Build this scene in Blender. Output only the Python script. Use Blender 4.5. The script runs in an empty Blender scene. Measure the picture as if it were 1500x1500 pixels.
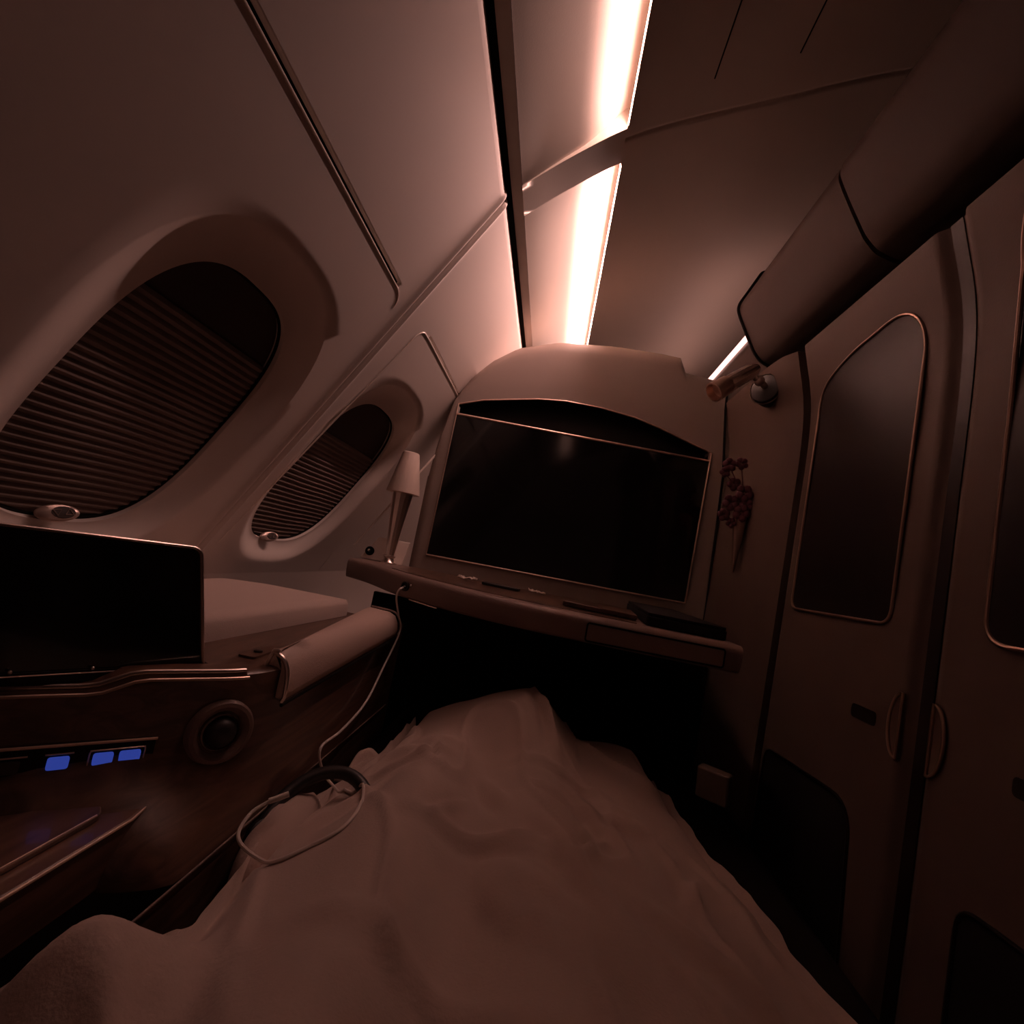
import bpy, bmesh, math, random
from mathutils import Vector, Matrix, noise
random.seed(7)
PI = math.pi
CZ = 0.95            # lens height above the cabin floor; coordinates below are written relative to the lens height
SC = bpy.context.scene
COL = SC.collection

# ------------------------------------------------------------------ camera, world, exposure
cam_d = bpy.data.cameras.new('camera'); cam_d.lens = 18; cam_d.sensor_width = 36; cam_d.clip_start = 0.01
cam = bpy.data.objects.new('camera', cam_d); COL.objects.link(cam)
fwd = Vector((50/750, -80/750, -1.0)).normalized()
up = Vector((math.sin(math.radians(10.5)), math.cos(math.radians(10.5)), 0)); up = (up - fwd*up.dot(fwd)).normalized()
rt = fwd.cross(up)
cam.matrix_world = Matrix.Translation((0, 0, CZ)) @ Matrix((rt, fwd, up)).to_4x4()
SC.camera = cam
w = bpy.data.worlds.new('cabin_dark'); SC.world = w; w.use_nodes = True
w.node_tree.nodes['Background'].inputs[0].default_value = (1.0, 0.45, 0.38, 1)
w.node_tree.nodes['Background'].inputs[1].default_value = 0.02
SC.view_settings.view_transform = 'Standard'; SC.view_settings.look = 'None'
SC.view_settings.gamma = 1; SC.view_settings.use_curve_mapping = False
SC.view_settings.exposure = 0.0
SC.cycles.use_denoising = True
SC.cycles.max_bounces = 12; SC.cycles.diffuse_bounces = 8; SC.cycles.glossy_bounces = 5
LED_COL = (1.0, 0.54, 0.47)
LED_NEAR, LED_FAR, LED_SIDE = 145.0, 500.0, 2.5
LED_UP = (14.0, 28.0)

# ------------------------------------------------------------------ materials
def mat(name, col, rough=0.6, metal=0.0, bump=0.0, bscale=60, var=0.0, vscale=8, spec=0.5, coat=0.0, sheen=0.0, wood=False, emit=None, est=0):
    m = bpy.data.materials.new(name); m.use_nodes = True
    nt = m.node_tree; b = nt.nodes['Principled BSDF']
    b.inputs['Base Color'].default_value = (*col, 1); b.inputs['Roughness'].default_value = rough
    b.inputs['Metallic'].default_value = metal; b.inputs['Specular IOR Level'].default_value = spec
    b.inputs['Coat Weight'].default_value = coat; b.inputs['Sheen Weight'].default_value = sheen
    tc = nt.nodes.new('ShaderNodeTexCoord')
    if emit:
        b.inputs['Emission Color'].default_value = (*emit, 1); b.inputs['Emission Strength'].default_value = est
    if var or wood:
        n = nt.nodes.new('ShaderNodeTexNoise'); n.inputs['Scale'].default_value = vscale; n.inputs['Detail'].default_value = 6
        r = nt.nodes.new('ShaderNodeValToRGB')
        if wood:
            mp = nt.nodes.new('ShaderNodeMapping'); mp.inputs['Scale'].default_value = (6, 0.8, 9)
            nt.links.new(tc.outputs['Object'], mp.inputs[0]); nt.links.new(mp.outputs[0], n.inputs[0])
            n.inputs['Distortion'].default_value = 2.2; n.inputs['Detail'].default_value = 10
            var = 0.35
            r.color_ramp.elements[0].position = 0.38; r.color_ramp.elements[1].position = 0.62
        else:
            nt.links.new(tc.outputs['Object'], n.inputs[0])
        r.color_ramp.elements[0].color = (*[c*(1-var) for c in col], 1)
        r.color_ramp.elements[1].color = (*[min(1, c*(1+var*0.6)) for c in col], 1)
        nt.links.new(n.outputs['Fac'], r.inputs[0]); nt.links.new(r.outputs[0], b.inputs['Base Color'])
    if bump:
        n2 = nt.nodes.new('ShaderNodeTexNoise'); n2.inputs['Scale'].default_value = bscale; n2.inputs['Detail'].default_value = 4
        nt.links.new(tc.outputs['Object'], n2.inputs[0])
        bp = nt.nodes.new('ShaderNodeBump'); bp.inputs['Strength'].default_value = bump; bp.inputs['Distance'].default_value = 0.002
        nt.links.new(n2.outputs['Fac'], bp.inputs['Height']); nt.links.new(bp.outputs[0], b.inputs['Normal'])
    return m
CREAM = mat('cream_cabin_plastic', (.74, .66, .60), .55, bump=.03, bscale=400, var=.03, vscale=3)
CEIL = mat('ceiling_panel', (.78, .70, .62), .6, bump=.08, bscale=300, var=.02)
BINM = mat('bin_plastic', (.060, .042, .036), .6, spec=.12, bump=.1, bscale=300, var=.04)
SHELL = mat('cabinet_shell', (.27, .215, .185), .5, bump=.1, bscale=500, var=.04)
DOORM = mat('suite_door_laminate', (.105, .072, .058), .55, spec=.15, bump=.1, bscale=400, var=.05)
DARKP = mat('dark_tinted_panel', (.014, .008, .0075), .4, spec=.15, var=.1)
GASK = mat('dark_gasket', (.010, .008, .007), .9, spec=.1)
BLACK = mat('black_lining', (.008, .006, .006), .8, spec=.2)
SCRN = mat('black_screen_glass', (.004, .004, .004), .09, spec=.6)
CHROME = mat('satin_chrome', (.88, .77, .70), .28, metal=1)
GOLD = mat('champagne_trim', (.86, .66, .55), .40, metal=1)
LIP = mat('pale_panel_edge', (.92, .82, .74), .25)
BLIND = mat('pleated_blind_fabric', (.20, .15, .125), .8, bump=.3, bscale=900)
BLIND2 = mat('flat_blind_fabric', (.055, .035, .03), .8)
WOOD = mat('burr_walnut', (.125, .066, .043), .38, coat=.25, wood=True, vscale=3.5)
LEATH = mat('cream_leather', (.62, .47, .40), .5, bump=.35, bscale=500, var=.05)
LEATHD = mat('brown_leather_edge', (.23, .155, .13), .5, bump=.4, bscale=500, var=.08)
FABRIC = mat('seat_fabric', (.60, .48, .42), .85, bump=.5, bscale=700, sheen=.2)
DUVET = mat('cotton_duvet', (.53, .41, .35), .9, bump=.35, bscale=260, sheen=.15, var=.04)
MATT = mat('dark_mattress_cover', (.008, .006, .006), .9, spec=.1)
CARPET = mat('dark_carpet', (.03, .02, .018), .95, bump=.5, bscale=300)
SHADE = mat('lamp_shade_cloth', (.80, .66, .57), .7, bump=.2, bscale=600)
WHITEC = mat('white_cable', (.72, .64, .58), .45)
PAPER = mat('pale_paper', (.7, .58, .5), .6, bump=.3, bscale=120)
BTN = mat('blue_lit_button', (.02, .03, .2), .4, emit=(.035, .065, .40), est=.62)
BTND = mat('dark_button', (.05, .035, .03), .35)
LEDN = mat('near_led_strip', (.9, .8, .7), .5, emit=LED_COL, est=LED_NEAR)
LEDF = mat('far_led_strip', (.9, .8, .7), .5, emit=LED_COL, est=LED_FAR)
LEDN2 = mat('near_led_diffuser', (.9, .8, .7), .5, emit=LED_COL, est=LED_UP[0])
LEDF2 = mat('far_led_diffuser', (.9, .8, .7), .5, emit=LED_COL, est=LED_UP[1])
LEDR = mat('rear_led_strip', (.9, .8, .7), .5, emit=LED_COL, est=15)
LEDS = mat('aisle_led_strip', (.9, .8, .7), .5, emit=LED_COL, est=LED_SIDE)
PTRIM = mat('dull_bronze_trim', (.40, .28, .22), .38, metal=1)
PETAL = mat('dark_orchid_petal', (.12, .03, .05), .6, var=.2, vscale=60)
GLASSY = mat('smoked_vase_glass', (.35, .24, .2), .12, metal=.6)
BLKPL = mat('black_soft_plastic', (.02, .017, .016), .45)
PINM = mat('badge_plate', (.55, .43, .37), .3, metal=.5)

# ------------------------------------------------------------------ helpers
def origin(o):
    v = Vector((0, 0, 0))
    while o is not None:
        v = v + Vector(o.location); o = o.parent
    return v
def setp(o, label=None, cat=None, group=None, kind=None):
    if label: o['label'] = label
    if cat: o['category'] = cat
    if group: o['group'] = group
    if kind: o['kind'] = kind
    return o
def thing(name, loc, label, cat, group=None, kind=None):
    o = bpy.data.objects.new(name, None); COL.objects.link(o)
    o.location = (loc[0], loc[1], loc[2]+CZ); o.empty_display_size = .05
    return setp(o, label, cat, group, kind)
def mesh(name, vs, fs, m, parent=None, smooth=True, bevel=0, seg=3, solid=0, sub=0, angle=40, merge=True):
    """vertices in lens-relative world coordinates -> one mesh object"""
    base = origin(parent) if parent else Vector((0, 0, 0))
    own = Vector((0, 0, 0))
    if parent is None:
        xs = [v[0] for v in vs]; ys = [v[1] for v in vs]; zs = [v[2] for v in vs]
        own = Vector(((min(xs)+max(xs))/2, (min(ys)+max(ys))/2, min(zs)+CZ))
    me = bpy.data.meshes.new(name)
    me.from_pydata([tuple(Vector((v[0], v[1], v[2]+CZ))-base-own) for v in vs], [], fs)
    me.validate(); me.update()
    bm = bmesh.new(); bm.from_mesh(me); merge and bmesh.ops.remove_doubles(bm, verts=bm.verts, dist=1e-6)
    bmesh.ops.recalc_face_normals(bm, faces=bm.faces); bm.to_mesh(me); bm.free()
    me.materials.append(m)
    o = bpy.data.objects.new(name, me); COL.objects.link(o); o.location = own
    if parent: o.parent = parent
    if solid:
        s = o.modifiers.new('solid', 'SOLIDIFY'); s.thickness = solid; s.offset = 0
    if bevel:
        b = o.modifiers.new('bevel', 'BEVEL'); b.width = bevel; b.segments = seg; b.limit_method = 'ANGLE'; b.angle_limit = math.radians(35)
        b.harden_normals = False
    if sub:
        s = o.modifiers.new('sub', 'SUBSURF'); s.levels = sub; s.render_levels = sub
    if smooth:
        for p in me.polygons: p.use_smooth = True
        if not sub:
            try:
                me.set_sharp_from_angle(angle=math.radians(angle))
            except Exception: pass
    return o
class B:
    def __init__(s): s.v = []; s.f = []
    def add(s, vs, fs):
        k = len(s.v); s.v += [tuple(v) for v in vs]; s.f += [tuple(i+k for i in f) for f in fs]; return s
    def box(s, x0, x1, y0, y1, z0, z1):
        vs = [(x, y, z) for x in (x0, x1) for y in (y0, y1) for z in (z0, z1)]
        return s.add(vs, [(0, 1, 3, 2), (4, 6, 7, 5), (0, 4, 5, 1), (2, 3, 7, 6), (0, 2, 6, 4), (1, 5, 7, 3)])
    def grid(s, fn, us, vs):
        pts = [fn(u, v) for u in us for v in vs]; n = len(vs)
        return s.add(pts, [(i*n+j, (i+1)*n+j, (i+1)*n+j+1, i*n+j+1) for i in range(len(us)-1) for j in range(n-1)])
    def tube(s, pts, r, n=10, cap=True):
        pts = [Vector(p) for p in pts]; rings = []
        t0 = (pts[1]-pts[0]).normalized(); a = t0.orthogonal().normalized()
        for i, p in enumerate(pts):
            t = (pts[min(i+1, len(pts)-1)]-pts[max(i-1, 0)]).normalized()
            a = (a - t*a.dot(t)).normalized(); b = t.cross(a)
            rr = r(i/(len(pts)-1)) if callable(r) else r
            rings += [p + (a*math.cos(2*PI*k/n)+b*math.sin(2*PI*k/n))*rr for k in range(n)]
        L = len(pts)
        fs = [(i*n+k, i*n+(k+1) % n, (i+1)*n+(k+1) % n, (i+1)*n+k) for i in range(L-1) for k in range(n)]
        if cap: fs += [tuple(range(n)), tuple(range((L-1)*n, L*n))]
        return s.add(rings, fs)
    def lathe(s, prof, base, axis=(0, 0, 1), n=32, cap=True):
        """prof: list of (radius, height along axis)"""
        ax = Vector(axis).normalized(); a = ax.orthogonal().normalized(); b = ax.cross(a); base = Vector(base)
        vs = [base+ax*h+(a*math.cos(2*PI*k/n)+b*math.sin(2*PI*k/n))*max(r, 1e-4) for r, h in prof for k in range(n)]
        L = len(prof)
        fs = [(i*n+k, i*n+(k+1) % n, (i+1)*n+(k+1) % n, (i+1)*n+k) for i in range(L-1) for k in range(n)]
        if cap: fs += [tuple(range(n)), tuple(range((L-1)*n, L*n))]
        return s.add(vs, fs)
    def prism(s, outline, d):
        """outline: 3-D points of a flat loop; d: extrusion vector"""
        n = len(outline); d = Vector(d)
        vs = [Vector(p) for p in outline]+[Vector(p)+d for p in outline]
        return s.add(vs, [tuple(range(n)), tuple(range(n, 2*n))]+[(i, (i+1) % n, n+(i+1) % n, n+i) for i in range(n)])
    def sphere(s, c, r, n=12, sc=(1, 1, 1)):
        c = Vector(c); prof = []
        vs = []; fs = []
        for i in range(n+1):
            th = PI*i/n
            for k in range(n*2):
                ph = PI*k/n
                vs.append(c+Vector((r*sc[0]*math.sin(th)*math.cos(ph), r*sc[1]*math.sin(th)*math.sin(ph), r*sc[2]*math.cos(th))))
        m_ = 2*n
        for i in range(n):
            for k in range(m_): fs.append((i*m_+k, i*m_+(k+1) % m_, (i+1)*m_+(k+1) % m_, (i+1)*m_+k))
        return s.add(vs, fs)
    def out(s, name, m, parent=None, **k): return mesh(name, s.v, s.f, m, parent, **k)
def lin(a, b, n): return [a+(b-a)*i/(n-1) for i in range(n)]
def lerp(a, b, t): return a+(b-a)*t
def interp(tab, t):
    if t <= tab[0][0]: return tab[0][1]
    for (a, va), (b, vb) in zip(tab, tab[1:]):
        if t <= b: return va+(vb-va)*(t-a)/(b-a)
    return tab[-1][1]
def smooth(tab, t):
    """smoothed table lookup"""
    if t <= tab[0][0]: return tab[0][1]
    if t >= tab[-1][0]: return tab[-1][1]
    for i in range(len(tab)-1):
        a, va = tab[i]; b, vb = tab[i+1]
        if t <= b:
            u = (t-a)/(b-a)
            p0 = tab[max(i-1, 0)]; p3 = tab[min(i+2, len(tab)-1)]
            m0 = (vb-p0[1])/(b-p0[0])*(b-a); m1 = (p3[1]-va)/(p3[0]-a)*(b-a)
            return (2*u**3-3*u*u+1)*va+(u**3-2*u*u+u)*m0+(-2*u**3+3*u*u)*vb+(u**3-u*u)*m1
def ss(t): t = max(0, min(1, t)); return t*t*(3-2*t)
def spline(pts, n=8):
    """Catmull-Rom through points"""
    P = [Vector(p) for p in pts]; P = [P[0]*2-P[1]]+P+[P[-1]*2-P[-2]]; o = []
    for i in range(1, len(P)-2):
        for k in range(n):
            t = k/n; a, b, c, d = P[i-1:i+3]
            o.append(.5*((2*b)+(c-a)*t+(2*a-5*b+4*c-d)*t*t+(3*b-a-3*c+d)*t**3))
    o.append(P[-2]); return o
def rounded(pts, r, n=6):
    """round the corners of a closed 2-D loop"""
    o = []; L = len(pts)
    for i in range(L):
        p, a, b = Vector(pts[i]), Vector(pts[i-1]), Vector(pts[(i+1) % L])
        ri = r[i] if isinstance(r, (list, tuple)) else r
        da = (a-p); db = (b-p); k = min(ri, da.length*.48, db.length*.48)
        A = p+da.normalized()*k; C = p+db.normalized()*k
        for j in range(n+1):
            t = j/n; o.append((A*(1-t)**2+p*2*t*(1-t)+C*t*t))
    return o

# ------------------------------------------------------------------ sidewall (left), inclined cabin lining
SL = .575; X0 = -.78; NO = Vector((-1, 0, SL)).normalized(); WT = Vector((SL, 0, 1)).normalized()
def WP(y, z, d=0.0):
    """point on the left lining at fore-aft y and height parameter z, pushed outward by d"""
    xx = X0+SL*z
    if z < -.1: xx += .25*(z+.1)**2*2
    return Vector((xx, y, z)) + NO*d
def sup(a, n=3.2):
    c, s = math.cos(a), math.sin(a); k = (abs(c)**n+abs(s)**n)**(-1/n); return c*k, s*k
WINS = [dict(y0=.47, y1=1.165, c=(.845, .135), h=(.187, .238), rc=(.83, .150), rh=(.262, .302), split=.275),
        dict(y0=1.245, y1=1.99, c=(1.58, .135), h=(.232, .235), rc=(1.565, .150), rh=(.300, .302), split=.235)]
ZW0, ZW1 = -.19, .52; ZL = .566
DEP = .036
def gasket_pts(win, off=0, n=96): pass
bw = B()
NA = 128
for W in WINS:
    rows = []
    ts = [0, .25, .5, .75, 1]
    angs = [2*PI*k/NA for k in range(NA)]
    for qy in (W['y0'], W['y1']):
        for qz in (ZW0, ZW1): angs.append(math.atan2((qz-W['rc'][1])/W['rh'][1], (qy-W['rc'][0])/W['rh'][0]) % (2*PI))
    angs.sort()
    for a in angs:
        row = []
        ry, rz = sup(a, 2.7); R = (W['rc'][0]+W['rh'][0]*ry, W['rc'][1]+W['rh'][1]*rz)
        oy, oz = sup(a, 3.0); O = (W['c'][0]+W['h'][0]*oy, W['c'][1]+W['h'][1]*oz)
        # rectangle border along the same direction
        cy, cz = W['rc']; dy, dz = R[0]-cy, R[1]-cz; k = 1e9
        if dy > 1e-9: k = min(k, (W['y1']-cy)/dy)
        if dy < -1e-9: k = min(k, (W['y0']-cy)/dy)
        if dz > 1e-9: k = min(k, (ZW1-cz)/dz)
        if dz < -1e-9: k = min(k, (ZW0-cz)/dz)
        Q = (cy+dy*k, cz+dz*k)
        for t in ts[:-1]: row.append(WP(lerp(Q[0], R[0], t), lerp(Q[1], R[1], t)))
        up_ = ss((math.sin(a)+.15)/.6)*ss((math.cos(a)+1.15)/.6)   # crisp rim above, soft slope below
        for i in range(15):
            t = i/14
            crisp = 1-(1-t)**2.6; soft = ss(t)
            row.append(WP(lerp(R[0], O[0], t), lerp(R[1], O[1], t), DEP*lerp(soft, crisp, up_)))
        row.append(WP(O[0], O[1], DEP+.004)); row.append(WP(O[0], O[1], DEP+.03))
        rows.append(row)
    n = len(rows[0]); vs = [p for r_ in rows for p in r_]; NR = len(rows)
    bw.add(vs, [(i*n+j, ((i+1) % NR)*n+j, ((i+1) % NR)*n+j+1, i*n+j+1) for i in range(NR) for j in range(n-1)])
# plain lining around the window fields
def seamdepth(y): return .010*math.exp(-((y-1.205)/.004)**2)-.005*math.exp(-((y-1.190)/.008)**2)-.004*math.exp(-((y-1.222)/.006)**2)
def wf(y, z): return WP(y, z, seamdepth(y))
ysA = lin(-1.2, .47, 6); ysS = sorted(set([1.165]+lin(1.175, 1.235, 31)+[1.245])); ysC = lin(1.99, 3.4, 6)
for ys in (ysA, ysS, ysC): bw.grid(wf, ys, lin(ZW0, ZW1, 9))
allys = sorted(set(ysA+lin(.47, 1.165, 8)+ysS+lin(1.245, 1.99, 8)+ysC))
def gv(y, z):
    a = ss((z-ZL-.0015)/.0015)*ss((ZL+.0125-z)/.005)*ss((1.105-y)/.004)*.008
    c = ss((z-.575-.001)/.0015)*ss((.575+.009-z)/.004)*ss((y-1.385)/.01)*.005
    return a+c
def wf2(y, z): return WP(y, z, seamdepth(y)+gv(y, z))
bw.grid(wf2, sorted(set(allys+[1.095, 1.10, 1.103, 1.106, 1.11]+lin(1.38, 1.40, 5))), sorted(set([ZW1, .54, .555]+lin(.563, .592, 30)+lin(.60, .876, 7)))); bw.grid(wf, allys, lin(-.62, ZW0, 5))
# curled top edge going into the ceiling gap
bw.grid(lambda y, t: WP(y, .876+.022*math.sin(t*PI/2), seamdepth(y)+.012*(1-math.cos(t*PI/2))), allys, lin(0, 1, 7))
o = bw.out('wall_left', CREAM, angle=50, merge=False); setp(o, 'cream inclined cabin side lining with two window recesses', 'wall', kind='structure')

# raised pale edge line of the two lower lining panels (thin lip with a dark gap above it)
def lip_line(path, name, label):
    t = B().tube([WP(y, z, .0004) for y, z in path], .0022, 8).out(name, LIP); setp(t, label, 'trim', kind='structure')
    off = []
    for i, (y, z) in enumerate(path):
        a = Vector(path[max(i-1, 0)]); b = Vector(path[min(i+1, len(path)-1)]); d = (b-a).normalized(); nrm = Vector((d.y, -d.x))
        off.append((y-nrm.x*.0085, z-nrm.y*.0085))
    return off

pathA = [(-1.2, ZL), (0, ZL), (.6, ZL), (1.10, ZL)]+[(1.10+.045*math.sin(k*PI/12), ZL-.03*(1-math.cos(k*PI/12))) for k in range(1, 7)]
g = lip_line(pathA, 'trim_1', 'thin pale panel edge line above the near big window')
def ridge(path, m, name, label, r, d): 
    b = B(); b.grid(lambda p, s_: WP(p[0], p[1]+r*s_, d), path, (-1, 1)); t = b.out(name, m); setp(t, label, 'trim', kind='structure')
ridge([(-1.2, ZL+.0062), (0, ZL+.0062), (1.10, ZL+.0062)], GASK, 'trim_2', 'dark gap line running above the pale panel edge', .0030, .0074)
cz = .575
pathB = [(3.2, cz), (2.4, cz), (1.9, cz), (1.40, cz)]+[(1.36+.04*math.cos(k*PI/12+PI/2), cz-.04+.04*math.sin(k*PI/12+PI/2)) for k in range(1, 7)]
pathB += [(lerp(1.32, 1.262, t), lerp(cz-.05, -.10, t)) for t in lin(0, 1, 12)]
lip_line(pathB, 'trim_3', 'pale angled panel edge line around the far small window')

# ------------------------------------------------------------------ windows: pleated blinds
for i, W in enumerate(WINS):
    nm = f'window_{i+1}'
    t = thing(nm, tuple(WP(W['c'][0], W['c'][1], DEP)), ['large near cabin window with pleated blind almost fully drawn', 'smaller far cabin window with pleated blind beside the table lamp'][i], 'window', kind='structure')
    (yc, zc), (hy, hz) = W['c'], W['h']; sp = W['split']
    step = .0132
    npl = int((sp-(zc-hz-.01))/step)
    zs = []
    for k in range(npl*4+1): zs.append((sp-k*step/4, k % 4))
    def pf(y, q): 
        z, ph = q
        return WP(y, z, DEP+.017-[0, .0032, .0055, .0032][ph]+.0015*math.sin(y*23+z*9))
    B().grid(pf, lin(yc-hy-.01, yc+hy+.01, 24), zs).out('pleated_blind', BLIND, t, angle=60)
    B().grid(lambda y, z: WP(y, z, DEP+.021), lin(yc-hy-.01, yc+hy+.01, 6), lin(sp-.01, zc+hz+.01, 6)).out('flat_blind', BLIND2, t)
    # outer window rim ring (dark rubber)
    ring = [WP(yc+(hy-.001)*sup(2*PI*k/96, 3.0)[0], zc+(hz-.001)*sup(2*PI*k/96, 3.0)[1], DEP+.012) for k in range(97)]
    B().tube(ring, .0035, 6, cap=False).out('rubber_rim', GASK, t)
    # oval blind switch with a down and an up triangle
    by, bz, bs = [(.835, -.083, 1.0), (1.525, -.084, 1.0)][i]
    nn = Vector((.82, -.38, .32)).normalized(); U = (Vector((0, 1, 0))-nn*nn.y).normalized(); VV = nn.cross(U)*-1
    if VV.z < 0: VV = -VV
    def bp_(u, v, d=0): return WP(by, bz, DEP-.008)+U*u*bs+VV*v*bs+nn*d*.55
    bpl = B().lathe([(.001, .008), (.010, .0075), (.0185, .005), (.021, 0), (.021, -.012)], (0, 0, 0), (0, 0, 1), 40)
    vs = [bp_(v[0]*1.5, v[1]*.72, v[2]) for v in bpl.v]
    sw = mesh('blind_switch', vs, bpl.f, PINM, t); sw['label'] = 'oval metallic blind switch'
    rb = B().lathe([(.001, .0092), (.0125, .0086), (.0135, .006)], (0, 0, 0), (0, 0, 1), 32)
    mesh('rocker', [bp_(v[0]*1.35+.006, v[1]*.8, v[2]) for v in rb.v], rb.f, BTND, sw)
    for s_, cx in ((-1, -.003), (1, .0145)):
        tri = [(cx-.006, -.0045*s_), (cx+.006, -.0045*s_), (cx, .006*s_)]
        pts = [bp_(u, v, .0095) for u, v in tri]; pts.append(pts[0])
        B().tube(pts, .0009, 6).out('triangle_mark', PINM, sw)

# ------------------------------------------------------------------ ceiling vault
VT = [(-.263, .894), (-.13, 1.012), (.011, 1.118), (.16, 1.190), (.313, 1.252), (.663, 1.388), (1.1, 1.50), (1.8, 1.56)]
def VZ(x): return smooth(VT, x)
def cgroove(y): return .006*math.exp(-((y-1.225)/.006)**2)
ysn = sorted(set(lin(-1.5, 1.19, 14)+lin(1.20, 1.25, 21)+[1.30]+lin(1.30, 3.6, 12)))
bc = B()
bc.grid(lambda x, y: (x, y, VZ(x)+cgroove(y)+(.004*math.exp(-((x-.02)/.01)**2) if 1.19 > y or y > 1.3 else 0)), lin(.0, 1.8, 40), ysn)
# turned-up lip of the centre panels at the cove
bc.grid(lambda y, t: (.002, y, VZ(0)+.013*t), ysn, lin(0, 1, 4))
bc.grid(lambda y, x: (x, y, VZ(x)+.013), ysn, lin(0, .14, 4))
# cross bar between the two light coves
bc.grid(lambda x, y: (x, y, VZ(x)+.004*math.exp(-((y-1.225)/.005)**2)*0), lin(-.232, 0, 10), lin(1.19, 1.30, 6))
# cove back panels
def REC(x): return .003+.012*ss((x+.235)/.18)+.046*ss((x+.10)/.10)
def cove(y0, y1):
    bc.grid(lambda x, y: (x, y, VZ(x)+REC(x)), lin(-.232, .14, 26), lin(y0, y1, 10))
    for ye in (y0, y1): bc.grid(lambda x, t: (x, ye, VZ(x)+REC(x)*t), lin(-.232, .14, 26), (0, 1))
    bc.grid(lambda y, t: (.14, y, VZ(.14)+.1*t), lin(y0, y1, 10), (0, 1))
cove(-1.5, 1.19); cove(1.30, 3.6)
# left margin curling into the gap
bc.grid(lambda y, t: (-.232-.027*math.sin(t*PI/2), y, VZ(-.232)-.020*t+.014*(1-math.cos(t*PI/2))), ysn, lin(0, 1, 8))
# cover above the gap
o = bc.out('ceiling', CEIL, angle=45); setp(o, 'vaulted cream cabin ceiling with two backlit coves', 'ceiling', kind='structure')
B().tube([(-.275, -1.5, .945), (-.275, 3.6, .945)], .028, 8).out('trim_4', GASK)
setp(bpy.data.objects['trim_4'], 'dark gap between side lining and ceiling panels', 'trim', kind='structure')
for k, (x, y1) in enumerate(((.18, 1.12), (.36, 1.105))):
    t = B().tube([(x, -1.4, VZ(x)+.001), (x, y1, VZ(x)+.001)], .0022, 6).out(f'trim_{5+k}', GASK)
    setp(t, ['dark access panel joint in ceiling, nearer the bright cove', 'dark access panel joint in ceiling, nearer the overhead bins'][k], 'trim', kind='structure')
# LED profiles lying on the hidden side of the centre panel
def led(y0, y1, m, m2, label):
    b = B(); b.grid(lambda y, t: (.0015-.002*t, y, VZ(0)+.006*t), lin(y0, y1, 6), (0, 1))
    o = b.out('light_strip', m); setp(o, label, 'light strip', None)
    B().grid(lambda y, t: (-.0005+.011*t, y, VZ(0)+.006+.013*t), lin(y0, y1, 6), (0, 1)).out('upper_diffuser', m2, o); return o
led(-1.35, -.52, LEDR, LEDN2, 'glowing ceiling light strip behind the viewer, seen only as a reflection')
led(.72, 1.18, LEDN, LEDN2, 'warm glowing light strip hidden in the near ceiling cove')
led(1.31, 3.4, LEDF, LEDF2, 'warm glowing light strip hidden in the far ceiling cove')

# ------------------------------------------------------------------ floor, partitions
B().box(-1.6, 2.2, -1.6, 3.6, -.99, -.95).out('floor', CARPET, smooth=False); setp(bpy.data.objects['floor'], 'dark carpeted cabin floor', 'floor', kind='structure')
b = B().box(1.8, 1.83, -1.5, 3.5, -.95, 1.6); b.out('wall_aisle', DARKP, smooth=False); setp(bpy.data.objects['wall_aisle'], 'dark far side of the aisle seen over the suite doors', 'wall', kind='structure')
b = B().box(-1.5, 1.8, 3.45, 3.5, -.95, 1.7); b.out('wall_front', CREAM, smooth=False); setp(bpy.data.objects['wall_front'], 'cream partition far behind the screen cabinet', 'wall', kind='structure')

# ------------------------------------------------------------------ overhead bins
BP = [(.500, 1.035), (.497, 1.012), (.508, .985), (.540, .925), (.572, .868), (.600, .838), (.640, .822), (.90, .80), (1.05, .85), (1.05, 1.22), (.56, 1.16), (.52, 1.075)]
def bin_(y0, y1, dx, label, m=BINM, end=True):
    t = thing('overhead_bin', (.6, (y0+y1)/2, .82), label, 'overhead bin', 'overhead bins over the suite doors')
    pr = rounded([(x+dx, z) for x, z in BP], .012, 3)
    B().prism([(p[0], y0, p[1]) for p in pr], (0, y1-y0, 0)).out('body', m, t, angle=30)
    if end:
        pr2 = [((p[0]-(.7+dx))*1.006+.7+dx-.002, (p[1]-.95)*1.02+.95) for p in pr]
        B().tube([(p[0], y1-.004, p[1]) for p in pr2+pr2[:1]], .0055, 6, cap=False).out('edge_seal', GASK, t)
    return t
bin_(-1.4, 1.135, .0, 'dark rounded overhead bin nearest the viewer, top right corner', end=False)
bin_(1.150, 1.77, .004, 'rounded overhead bin with its end cap showing above the wall reading light')
t = bin_(1.93, 3.3, .135, 'far overhead bin behind the reading light with a glowing light strip on top', end=False)
b = B().grid(lambda y, s: (.625+.05*s, y, 1.075+.035*s), lin(1.95, 3.25, 6), (0, 1)).out('light_strip', LEDS)
setp(b, 'short bright light strip glimpsed past the end of the overhead bin', 'light strip')

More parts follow.
